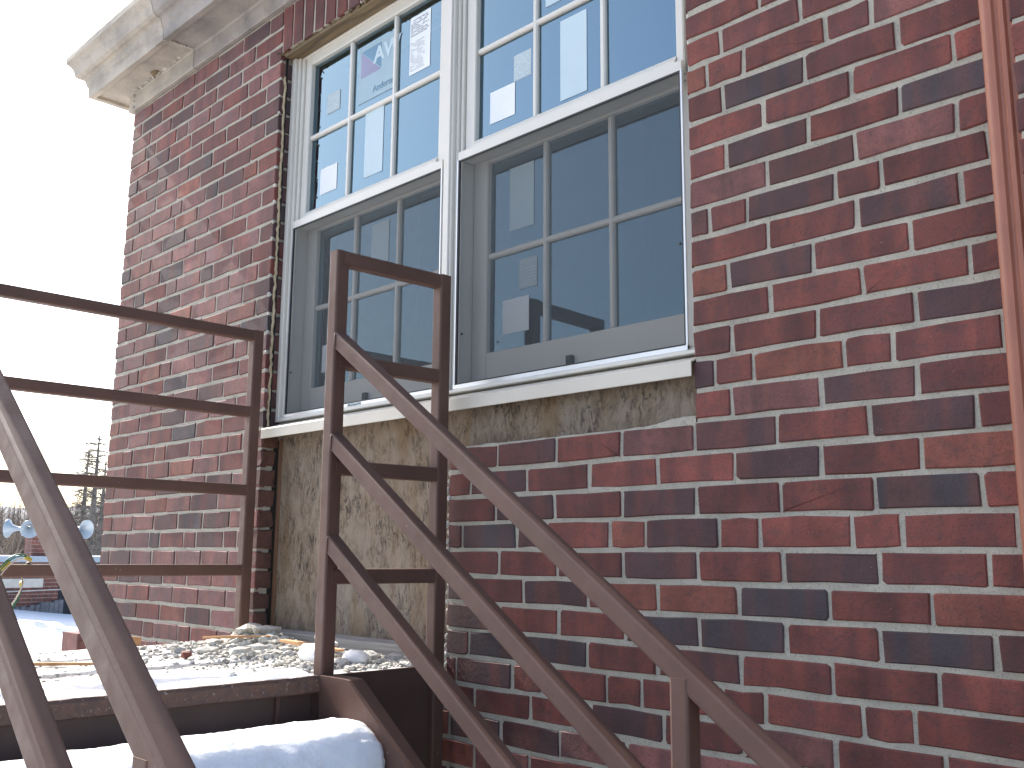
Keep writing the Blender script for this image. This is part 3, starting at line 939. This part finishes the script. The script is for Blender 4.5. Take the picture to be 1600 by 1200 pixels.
# snow lying on the treads
def tread_snow(k, seed):
    x0 = LX1-.02+k*GO; z = DZ-RISE*(k+1)
    prof = [(.015,.004),(.03,.05),(.070,.082),(.12,.100),(.172,.106),(.215,.100),(.250,.086),(.274,.064),(.290,.026),(.292,-.012),(.276,-.03)]
    ny = 90; m = MB(); n = len(prof); sub = 4
    P_ = []
    for i in range(n-1):
        for s_ in range(sub):
            t = s_/sub; P_.append((prof[i][0]*(1-t)+prof[i+1][0]*t, prof[i][1]*(1-t)+prof[i+1][1]*t))
    P_.append(prof[-1]); n = len(P_)
    for i in range(ny+1):
        y = TY0+.01+(TY1-TY0-.014)*i/ny
        e = min(1, (ny-i)/5+.55) if i > ny-5 else 1
        for (a, b) in P_:
            v = Vector((a*14+seed, y*9, b*14)); j = .005*noise.noise(v)+.0028*noise.noise(v*4)+.0022*noise.noise(v*11)
            frt = max(0, (a-.2)/.09)
            m.v.append((x0+a+j*(.4+1.4*frt), y, z+b*(.82+.18*e)+j+.006*noise.noise(Vector((y*4, seed, 0)))))
    for i in range(ny):
        for k2 in range(n-1): m.f.append((i*n+k2, i*n+k2+1, (i+1)*n+k2+1, (i+1)*n+k2)); m.m.append(0)
    m.f.append(tuple(range(n-1,-1,-1))); m.m.append(0); m.f.append(tuple(ny*n+k2 for k2 in range(n))); m.m.append(0)
    return m
for k in range(4):
    o = tread_snow(k, k*3.7).build('snow', M_SNOW, smooth=True)
    tag(o, ['thick rounded snow pad lying on the top stair tread', 'snow pad on the second stair tread', 'snow pad on the third stair tread', 'snow pad on the fourth stair tread'][k], 'snow', kind='stuff')

# ------------------------------------------------------------------ railings (38 mm square tube)
T = .038; H = T/2
ZT = .763
RZ = [ZT-H, .472, .200, -.070]
def tube(par, name, a, b, side=(0,1,0), w=T):
    m = MB(); m.sqtube(a, b, w, .0055, side); return m.build(name, M_STEEL, par)
# guard along the far side of the landing
gx = 1.314
gd = empty('landing_guard_rail', (gx, -.7, DZ), 'brown four bar tube guard rail along the far side of the landing', 'railing')
for (yy_) in (-.050, -1.325):
    tube(gd, 'post', (gx, yy_, DZ-.02), (gx, yy_, ZT), (1,0,0))
for z in RZ:
    tube(gd, 'rail', (gx-.0004, -.055, z), (gx-.0004, -1.32, z), (1,0,0), T-.0012)
# front return of the guard, out of the picture on the left
for z in RZ:
    tube(gd, 'rail', (gx+.008, -1.3254, z), (2.29, -1.3254, z), (0,1,0), T-.0012)
# stair railing by the wall: closing frame plus three raking bars
nx = 2.302
wr = empty('stair_railing', (nx, -.39, DZ), 'brown tube stair railing beside the wall with a ladder shaped newel frame', 'railing')
NY, WY = -.391, -.056
m = MB(); m.sqtube((nx, NY, DZ-.002), (nx, NY, ZT), T, .0055, (1,0,0)); m.build('post', M_STEEL, wr)
m = MB(); m.sqtube((nx+.022, WY, DZ-.33), (nx+.022, WY, ZT), T, .0055, (1,0,0)); m.build('post', M_STEEL, wr)
for z in RZ:
    m = MB(); m.sqtube((nx+.004, NY, z), (nx+.021, WY, z), T-.0006, .0055, (1,0,0)); m.build('rail', M_STEEL, wr)
SA = Vector((1,0,-SL)).normalized()
def raking(par, y, zt, xe, x0=nx):
    # zt: height of the upper edge at x = 2.32
    c = T/2/math.cos(math.atan(SL))
    a = (x0, y, zt-c-SL*(x0-2.32)); b = (xe, y, zt-c-SL*(xe-2.32))
    m = MB(); m.sqtube(a, b, T-.0004, .0055, (0,1,0)); m.build('raking_bar', M_STEEL, par)
TOPS = [.546, .286, .033]
for zt in TOPS: raking(wr, NY, zt, 4.25)
for px_ in (3.362, 4.24):
    zt = TOPS[0]-SL*(px_-2.32)-.03
    m = MB(); m.sqtube((px_, NY-.0012, zt-.98), (px_, NY-.0012, zt), T, .0055, (1,0,0)); m.build('post', M_STEEL, wr)
# weld beads at the newel
m = MB()
for zt in TOPS:
    pts = [(nx+.0195, NY-.012, zt-.004), (nx+.021, NY-.0195, zt-.010), (nx+.021, NY-.0200, zt-.026), (nx+.0205, NY-.0195, zt-.042), (nx+.0195, NY-.014, zt-.048)]
    m.rod(pts, [.0022,.003,.0026,.003,.002], 6)
m.build('weld_bead', M_STEEL, wr, smooth=True)
# outer stair railing
OYR = -1.322
orr = empty('stair_railing', (2.3, OYR, DZ), 'brown tube stair railing on the open side, crossing the lower left corner', 'railing')
tube(orr, 'post', (2.302, OYR, DZ-.02), (2.302, OYR, ZT-.001), (1,0,0))
for zt in TOPS: raking(orr, OYR, zt-.006, 4.25, 2.30)
for px_ in (3.362, 4.24):
    zt = TOPS[0]-SL*(px_-2.32)-.036
    m = MB(); m.sqtube((px_, OYR-.0012, zt-.98), (px_, OYR-.0012, zt), T, .0055, (1,0,0)); m.build('post', M_STEEL, orr)

# ------------------------------------------------------------------ rubble on the landing
rr = random.Random(21)
m = MB()
def heap(x, y):
    d = max(0, 1-math.hypot((x-1.46)/.22, (y+.05)/.12))
    return .055*d
for i in range(2600):
    y = -abs(rr.gauss(0, .20))-.012
    x = rr.uniform(LX0+.03, LX1-.03)
    if y < -.62 or (x > 2.25 and y < -.33): continue
    r_ = rr.choice((.003,.004,.005,.006,.008,.010))*(1 if y > -.35 else .8)
    m.rock((x, y, DZ+heap(x, y)*rr.uniform(.3, 1)+r_*.45), r_, (1.2,1,.7), rr)
for i in range(500):
    x = rr.uniform(LX0+.03, LX1-.03); y = rr.uniform(-1.3, -.4); r_ = rr.choice((.002,.003,.004,.005))
    m.rock((x, y, DZ+r_*.4), r_, (1.2,1,.6), rr)
tag(m.build('gravel', M_RUBBLE), 'loose crushed mortar gravel strewn over the landing', 'gravel', kind='stuff')
CH = []
for i in range(34):
    for tr in range(30):
        x = rr.uniform(1.36, 2.22); y = -.03-abs(rr.gauss(0, .15))
        if y > -.5 and not (abs(x-nx) < .06 and abs(y-NY) < .06): break
    CH.append((x, y, rr.uniform(.013, .026)))
for (x, y, r_) in [(1.42,-.10,.045),(1.50,-.07,.038),(1.39,-.04,.035),(1.58,-.10,.032),(1.47,-.15,.030),(2.13,-.12,.026),(1.75,-.30,.028),(1.66,-.36,.026)]: CH.append((x, y, r_))
SPECIAL = {len(CH)-8: 'largest pale mortar chunk on the heap beside the guard rail post', len(CH)-3: 'lone mortar chunk near the corner between newel post and boarding'}
for i, (x, y, r_) in enumerate(CH):
    m = MB(); m.rock((x, y, DZ+heap(x, y)*.7+r_*.38), r_, (1.35, rr.uniform(.8,1.1), rr.uniform(.5,.75)), rr, jit=.24)
    o = m.build('mortar_chunk', M_RUBBLE, loc=(x, y, DZ))
    tag(o, SPECIAL.get(i, 'broken pale mortar chunk lying in the rubble on the landing'), 'rubble', 'mortar chunks on the landing')
def splinter(name, a, b, w_, t_, mat, label, cat, group=None):
    a = Vector(a); b = Vector(b); d = (b-a).normalized(); s_ = d.cross(Vector((0,0,1))).normalized(); u_ = s_.cross(d)
    m = MB(); v = []
    for p, k in ((a,.75), (a.lerp(b,.4),1.), (b,.6)):
        for sx, sz in ((-1,-1),(1,-1),(1,1),(-1,1)): v.append(p+s_*sx*w_*k/2+u_*sz*t_*k/2)
    f = [(0,1,2,3),(8,11,10,9)]
    for i in range(2):
        for k in range(4): f.append((i*4+k, i*4+(k+1)%4, i*4+4+(k+1)%4, i*4+4+k))
    m.add(v, f)
    return tag(m.build(name, mat, loc=tuple(a)), label, cat, group)
splinter('wood_splinter', (1.70,-.13,DZ+.030), (2.06,-.17,DZ+.028), .030, .010, M_RAWWOOD, 'long orange wood splinter in the rubble beside the newel post', 'wood')
splinter('wood_splinter', (1.36,-.21,DZ+.022), (1.60,-.115,DZ+.036), .016, .008, M_RAWWOOD, 'thin orange wood splinter in front of the guard rail post', 'wood')
splinter('wood_splinter', (1.62,-.93,DZ+.008), (1.82,-.66,DZ+.008), .016, .008, M_RAWWOOD, 'thin reddish stick lying on the open landing behind the outer railing', 'wood')
splinter('wood_block', (1.352,-.51,DZ+.022), (1.345,-.42,DZ+.022), .055, .036, M_RAWWOOD, 'short raw wood block at the foot of the far brick wall', 'wood')
splinter('wood_splinter', (1.80,-.07,DZ+.045), (1.96,-.12,DZ+.035), .03, .012, M_RUBBLE, 'flat pale sliver leaning in the rubble near the boarding', 'wood')
m = MB(); m.blob((2.02,-.225,DZ+.022), .045, (1.5,.9,.6), 3); tag(m.build('snow_lump', M_SNOW, smooth=True), 'smooth white snow lump just left of the newel post', 'snow')
m = MB(); m.blob((2.17,-.20,DZ+.018), .034, (1.3,.9,.6), 8); tag(m.build('snow_lump', M_SNOW, smooth=True), 'small snow lump just right of the newel post', 'snow')
m = MB(); m.rock((1.74,-.46,DZ+.012), .018, (1.1,1,.8), rr); tag(m.build('brick_chip', BR['o']), 'small reddish brick chip on the landing', 'rubble')
# crust of snow along the front edge
sn = grid(1.95, 2.312, -1.34, -.43, 40, 110, lambda x, y: DZ-.004 + .018*max(0, min(1, (x-1.98)/.14))*max(.0, .55+.9*noise.noise(Vector((x*6, y*6, 9))))*(1 if x < 2.3 else .35) + .003*noise.noise(Vector((x*40,y*40,2))))
tag(sn.build('snow', M_SNOW, smooth=True), 'thin crust of snow along the front edge of the landing', 'snow', kind='stuff')

# ------------------------------------------------------------------ cable draped over the guard rail
cb = empty('electric_cable', (gx, -.78, -.15), 'frayed green yellow and cream wires draped over the lowest guard rail', 'cable')
base = [(-.90,-.15,1.37),(-.866,-.10,1.362),(-.836,-.060,1.354),(-.812,-.036,1.350),(-.787,-.028,1.346),(-.763,-.036,1.338),(-.753,-.044,1.318),(-.754,-.055,1.287),(-.759,-.085,1.284),(-.765,-.104,1.302),(-.772,-.120,1.325),(-.786,-.146,1.338),(-.806,-.176,1.345),(-.84,-.21,1.35)]
def smooth_pts(p, n=5):
    p = [Vector(q) for q in p]; out = []
    for i in range(len(p)-1):
        a = p[max(i-1,0)]; b = p[i]; c = p[i+1]; d = p[min(i+2,len(p)-1)]
        for k in range(n):
            t = k/n
            out.append(.5*((2*b)+(c-a)*t+(2*a-5*b+4*c-d)*t*t+(3*b-a-3*c+d)*t**3))
    out.append(p[-1]); return out
for k, (mat, dz, dx, sp) in enumerate(((M_WIREG,.006,0,1.10),(M_WIREG,.001,.004,1.02),(M_WIREW,-.007,.009,.92))):
    pts = smooth_pts([(x+dx, -.78+(y+.78)*sp, -.03+(z+.03)*sp+dz*(1 if i < 6 else 0)) for i, (y, z, x) in enumerate(base)])
    m = MB(); m.rod(pts, .0021, 6); m.build('wire', mat, cb, smooth=True)
for a_, b_ in (((1.354,-.842,-.066),(1.352,-.818,-.042)), ((1.346,-.775,-.031),(1.340,-.757,-.039)), ((1.303,-.764,-.101),(1.313,-.768,-.112))):
    m = MB(); m.rod([a_, b_], .0055, 8); m.build('tape', M_WIREY, cb, smooth=True)

# ------------------------------------------------------------------ background: low brick building with chimney and horns
fb = empty('low_brick_building', (-15.8, 3, GZ), 'low brick outbuilding with blue grey roof edge seen through the railing', 'building')
FX = -15.2
m = MB(); m.box(-17, FX-.01, -2, 5.58, GZ-.4, -.20); fw_ = m.build('wall', M_MORTAR, fb)
m = MB(); m.box(-20, -15.05, -3, 9, -.20, -.09); m.build('roof', M_FARROOF, fb)
m = MB()
rb = random.Random(5)
n = 0; z = -1.35
while z < -.22:
    y = 3.5 + (.1 if n % 2 else 0)
    while y < 5.58:
        y1 = min(y+.193, 5.58)
        if y1-y > .04:
            x_ = FX+rb.uniform(-.002,.004); m.box(x_-.02, x_, y, y1, z+.005, z+C-.006)
        y += .2032
    z += C; n += 1
tag(m.build('brick', M_FARBRICK, fw_), kind='stuff')
m = MB(); m.bbox(FX-.05, FX+.03, 4.0, 5.29, -.67, -.50, .01); m.build('stone_band', M_FARSTONE, fb)
m = MB(); m.box(-16.5, -15.6, 5.585, 6.2, -1.3, -.45); m.build('dark_block', M_DARK, fb)  # solid near-black box past the wall end
m = MB(); m.rod([(FX+.05, 3.5, -.77), (FX+.06, 4.6, -.735), (FX+.05, 5.6, -.71)], .012, 6); m.build('conduit', M_FARSTONE, fb)
m = MB()
for i in range(16):
    y = 4.3+i*.085
    m.bbox(FX-.02, FX+.10+rb.uniform(0,.05), y, y+.083, -1.4, -1.12+.016*i+rb.uniform(-.03,.03), .008)
m.build('base_stone', M_BASE, fb)
ch = empty('brick_chimney', (-15.4, 5.26, -.1), 'square brick chimney stack carrying loudspeaker horns', 'chimney')
m = MB(); m.box(-15.63, -15.232, 5.065, 5.455, -.10, .30)
m.box(-15.66, -15.20, 5.03, 5.49, .30, .335); m.build('core', M_MORTAR, ch)
m = MB(); z = -.09; n = 0
while z < .27:
    e = [5.06, 5.16, 5.36, 5.46] if n % 2 else [5.06, 5.26, 5.46]
    for i in range(len(e)-1): m.box(-15.235, -15.222, e[i]+.004, e[i+1]-.005, z+.005, z+C-.005)
    ex = [-15.64, -15.54, -15.34, -15.235] if n % 2 else [-15.64, -15.44, -15.235]
    for i in range(len(ex)-1): m.box(ex[i]+.004, ex[i+1]-.005, 5.054, 5.066, z+.005, z+C-.005)
    z += C; n += 1
tag(m.build('brick', M_FARBRICK, ch), kind='stuff')
def horn(c, d, label):
    d = Vector(d).normalized(); c = Vector(c)
    root = empty('horn_loudspeaker', c, label, 'loudspeaker', 'horn loudspeakers on the chimney')
    pr_ = [(a_*1.15, b_*1.15) for a_, b_ in [(-.16,.035),(-.15,.052),(-.08,.055),(-.07,.030),(-.02,.034),(.05,.052),(.10,.082),(.135,.122),(.150,.150),(.158,.152),(.150,.142),(.125,.105),(.09,.066),(.04,.04),(.0,.02)]]
    a = d.cross(Vector((0,0,1))).normalized(); b = a.cross(d); n = 20
    m = MB()
    for (t, r_) in pr_:
        for k in range(n):
            q = 2*math.pi*k/n; m.v.append(tuple(c+d*t+(a*math.cos(q)+b*math.sin(q))*r_))
    for i in range(len(pr_)-1):
        for k in range(n): m.f.append((i*n+k, i*n+(k+1)%n, (i+1)*n+(k+1)%n, (i+1)*n+k)); m.m.append(0)
    m.build('bell', M_HORN, root, smooth=True)
    m = MB(); m.rod([tuple(c+d*-.1), tuple(c+d*-.1+Vector((0,0,-.12)))], .014, 6); m.rod([tuple(c+d*-.1+Vector((0,0,-.12))), (-15.43, 5.26, .34)], .014, 6); m.build('bracket', M_HORN, root)
S_ = Vector((rt.x, rt.y, 0))
def dep(px, py, d):
    return CAM + (fw*FPX + rt2*(px-800) - up2*(py-600))*d/FPX
horn(dep(27, 826, 18.3), (-S_.x, -S_.y, .02), 'silver horn loudspeaker facing left, leftmost on the chimney')
horn(dep(45, 822, 18.3), (.92,-.15,-.30), 'silver horn loudspeaker facing the viewer above the chimney')
horn(dep(124, 826, 18.3), (S_.x+.35, S_.y-.3, -.08), 'silver horn loudspeaker showing to the right of the raking railing bar')
# low brick parapet stub left of the wall foot
p = dep(130, 990, 9)
pa = empty('brick_parapet', (p.x, p.y, GZ), 'low grey brick parapet stub in the snow left of the wall foot', 'wall')
m = MB(); m.box(p.x-.35, p.x, p.y-.05, p.y+1.2, GZ-.2, p.z); m.build('core', M_FARBRICK, pa)
m = MB(); z = GZ; n = 0
while z < p.z-.04:
    y = p.y-.05-(.1 if n % 2 else 0)
    while y < p.y+1.1: m.box(p.x-.005, p.x+.008, max(y, p.y-.05)+.004, min(y+.195, p.y+1.198), z+.005, z+C-.005); y += .2032
    z += C; n += 1
tag(m.build('brick', M_FARBRICK, pa), kind='stuff')

# ------------------------------------------------------------------ trees and hills
def conifer(px, ptop, depth, label, seed, spread=1.6):
    rr = random.Random(seed)
    b = dep(px, 900, depth); t = dep(px, ptop, depth)
    root = empty('conifer_tree', (b.x, b.y, GZ), label, 'tree', None)
    hz = t.z-GZ
    m = MB(); m.rod([(b.x, b.y, GZ-.3), (b.x+.05, b.y, GZ+hz*.5), (b.x, b.y+.05, t.z)], [.20,.12,.02], 7); m.build('trunk', M_BARK, root)
    m = MB(); q = MB()
    z = GZ+hz*.12
    while z < t.z-.1:
        f = 1-(z-GZ)/hz
        for k in range(rr.choice((2,3,4))):
            a = rr.uniform(0, 6.283); L = spread*(.30+.70*f)*rr.uniform(.35,1.15)
            if rr.random() < .15: L *= .4
            tip = Vector((b.x+L*math.cos(a), b.y+L*math.sin(a), z+L*rr.uniform(-.30,.25)))
            s0 = Vector((b.x, b.y, z)); mid = s0.lerp(tip, .5)+Vector((0,0,.06*L))
            m.rod([s0, mid, tip], [.028,.018,.006], 4)
            for j in range(int(3+9*L)):
                p_ = s0.lerp(tip, rr.uniform(.2,1.0)); e_ = p_+Vector((rr.gauss(0,.22),rr.gauss(0,.22),rr.gauss(.05,.18)))
                m.rod([p_, e_], [.010,.003], 3)
            for j in range(int(3+7*L)):
                p_ = s0.lerp(tip, rr.uniform(.25,1.05))+Vector((rr.gauss(0,.06),rr.gauss(0,.06),rr.gauss(-.06,.07)))
                d_ = Vector((rr.gauss(0,1),rr.gauss(0,1),rr.gauss(-.5,.6))).normalized()*rr.uniform(.05,.15)
                e_ = Vector((rr.gauss(0,1),rr.gauss(0,1),rr.gauss(0,1))).normalized()*rr.uniform(.02,.05)
                q.add([p_-e_, p_+d_, p_+e_], [(0,1,2)])
        z += rr.uniform(.14,.36)
    tag(m.build('branches', M_BARK, root), kind='stuff'); q.build('crown', M_NEEDLE, root)
def bare(px, ptop, depth, label, seed, spread=.5, mat=None):
    rr = random.Random(seed)
    b = dep(px, 900, depth); t = dep(px, ptop, depth)
    root = empty('bare_tree', (b.x, b.y, GZ), label, 'tree')
    m = MB(); q = MB(); H_ = t.z-GZ
    def grow(p, d, L, r_, lev, mb):
        e = p+d*L
        mb.rod([p, p.lerp(e,.5)+Vector((rr.gauss(0,.02*L),rr.gauss(0,.02*L),0)), e], [r_, r_*.8, r_*.6], 4 if lev else 6)
        if lev >= 5: return
        for k in range(rr.choice((2,3,3))):
            nd = (d+Vector((rr.gauss(0,spread),rr.gauss(0,spread),rr.gauss(.12,.25)))).normalized()
            grow(p.lerp(e, rr.uniform(.55,1.)), nd, L*rr.uniform(.58,.82), r_*.58, lev+1, q)
    grow(Vector((b.x,b.y,GZ-.3)), Vector((0,0,1)), H_*.34, .13, 0, m)
    m.build('trunk', M_BARK, root); q.build('crown', mat or M_TWIG, root)
conifer(136, 676, 38, 'tall sparse conifer rising left of the brick wall corner', 3, 1.9)
conifer(150, 715, 42, 'shorter thin conifer close beside the brick wall corner', 4, 1.3)
conifer(121, 700, 45, 'ragged conifer just left of the tallest one', 6, 1.7)
bare(6, 768, 40, 'bare tree at the left edge of the view', 11)
bare(20, 800, 44, 'smaller bare tree above the leftmost horn', 12)
bare(40, 800, 50, 'bushy bare tree behind the chimney', 13, .6)
bare(100, 790, 50, 'bare twiggy tree behind the raking rail', 14, .6)
bare(-25, 780, 42, 'bare tree cut by the left picture edge', 15)
# thicket behind the roofs
rr = random.Random(77); m = MB()
for i in range(2600):
    px_ = rr.uniform(-120, 300) if i < 1500 else rr.uniform(-700, -120); d_ = rr.uniform(44, 60)
    b = dep(px_, 868, d_); hgt = rr.uniform(.6, 2.3)*(1 if rr.random() < .8 else 1.4)
    p0 = Vector((b.x, b.y, GZ)); p1 = Vector((b.x+rr.gauss(0,.3), b.y+rr.gauss(0,.3), hgt))
    m.rod([p0, p0.lerp(p1,.5)+Vector((rr.gauss(0,.1),rr.gauss(0,.1),0)), p1], [.04,.025,.008], 4)
    for k in range(6):
        s0 = p0.lerp(p1, rr.uniform(.45,.98)); e = s0+Vector((rr.gauss(0,.35),rr.gauss(0,.35),rr.uniform(.1,.5)))
        m.rod([s0, e], [.012,.004], 3)
tag(m.build('thicket', M_TWIG), 'grey brown winter thicket behind the low roofs', 'thicket', kind='stuff')
# hills
m = MB(); n = 90
for i in range(n+1):
    a = math.radians(100+120*i/n)
    for k, (rad_, hh) in enumerate(((420, -3), (520, 18), (640, 34))):
        z = hh*(.75+.35*noise.noise(Vector((i*.13, k, 4)))+.12*noise.noise(Vector((i*.7, k, 8)))) if k else -3
        m.v.append((rad_*math.cos(a), rad_*math.sin(a), z))
for i in range(n):
    for k in range(2): m.f.append((i*3+k, (i+1)*3+k, (i+1)*3+k+1, i*3+k+1)); m.m.append(0)
tag(m.build('hill', M_HILL, smooth=True), kind='structure')
# two power lines
for k, (ya, yb_) in enumerate(((398, 432), (436, 452))):
    a = dep(-300, ya-50, 30); b = dep(330, yb_+30, 34)
    pts = [a.lerp(b, i/14)+Vector((0,0,-.5*(1-(2*i/14-1)**2))) for i in range(15)]
    m = MB(); m.rod(pts, .006, 5)
    tag(m.build('power_line', M_LINE), ['upper thin power line crossing the white sky', 'lower thin power line crossing the white sky'][k], 'power line')
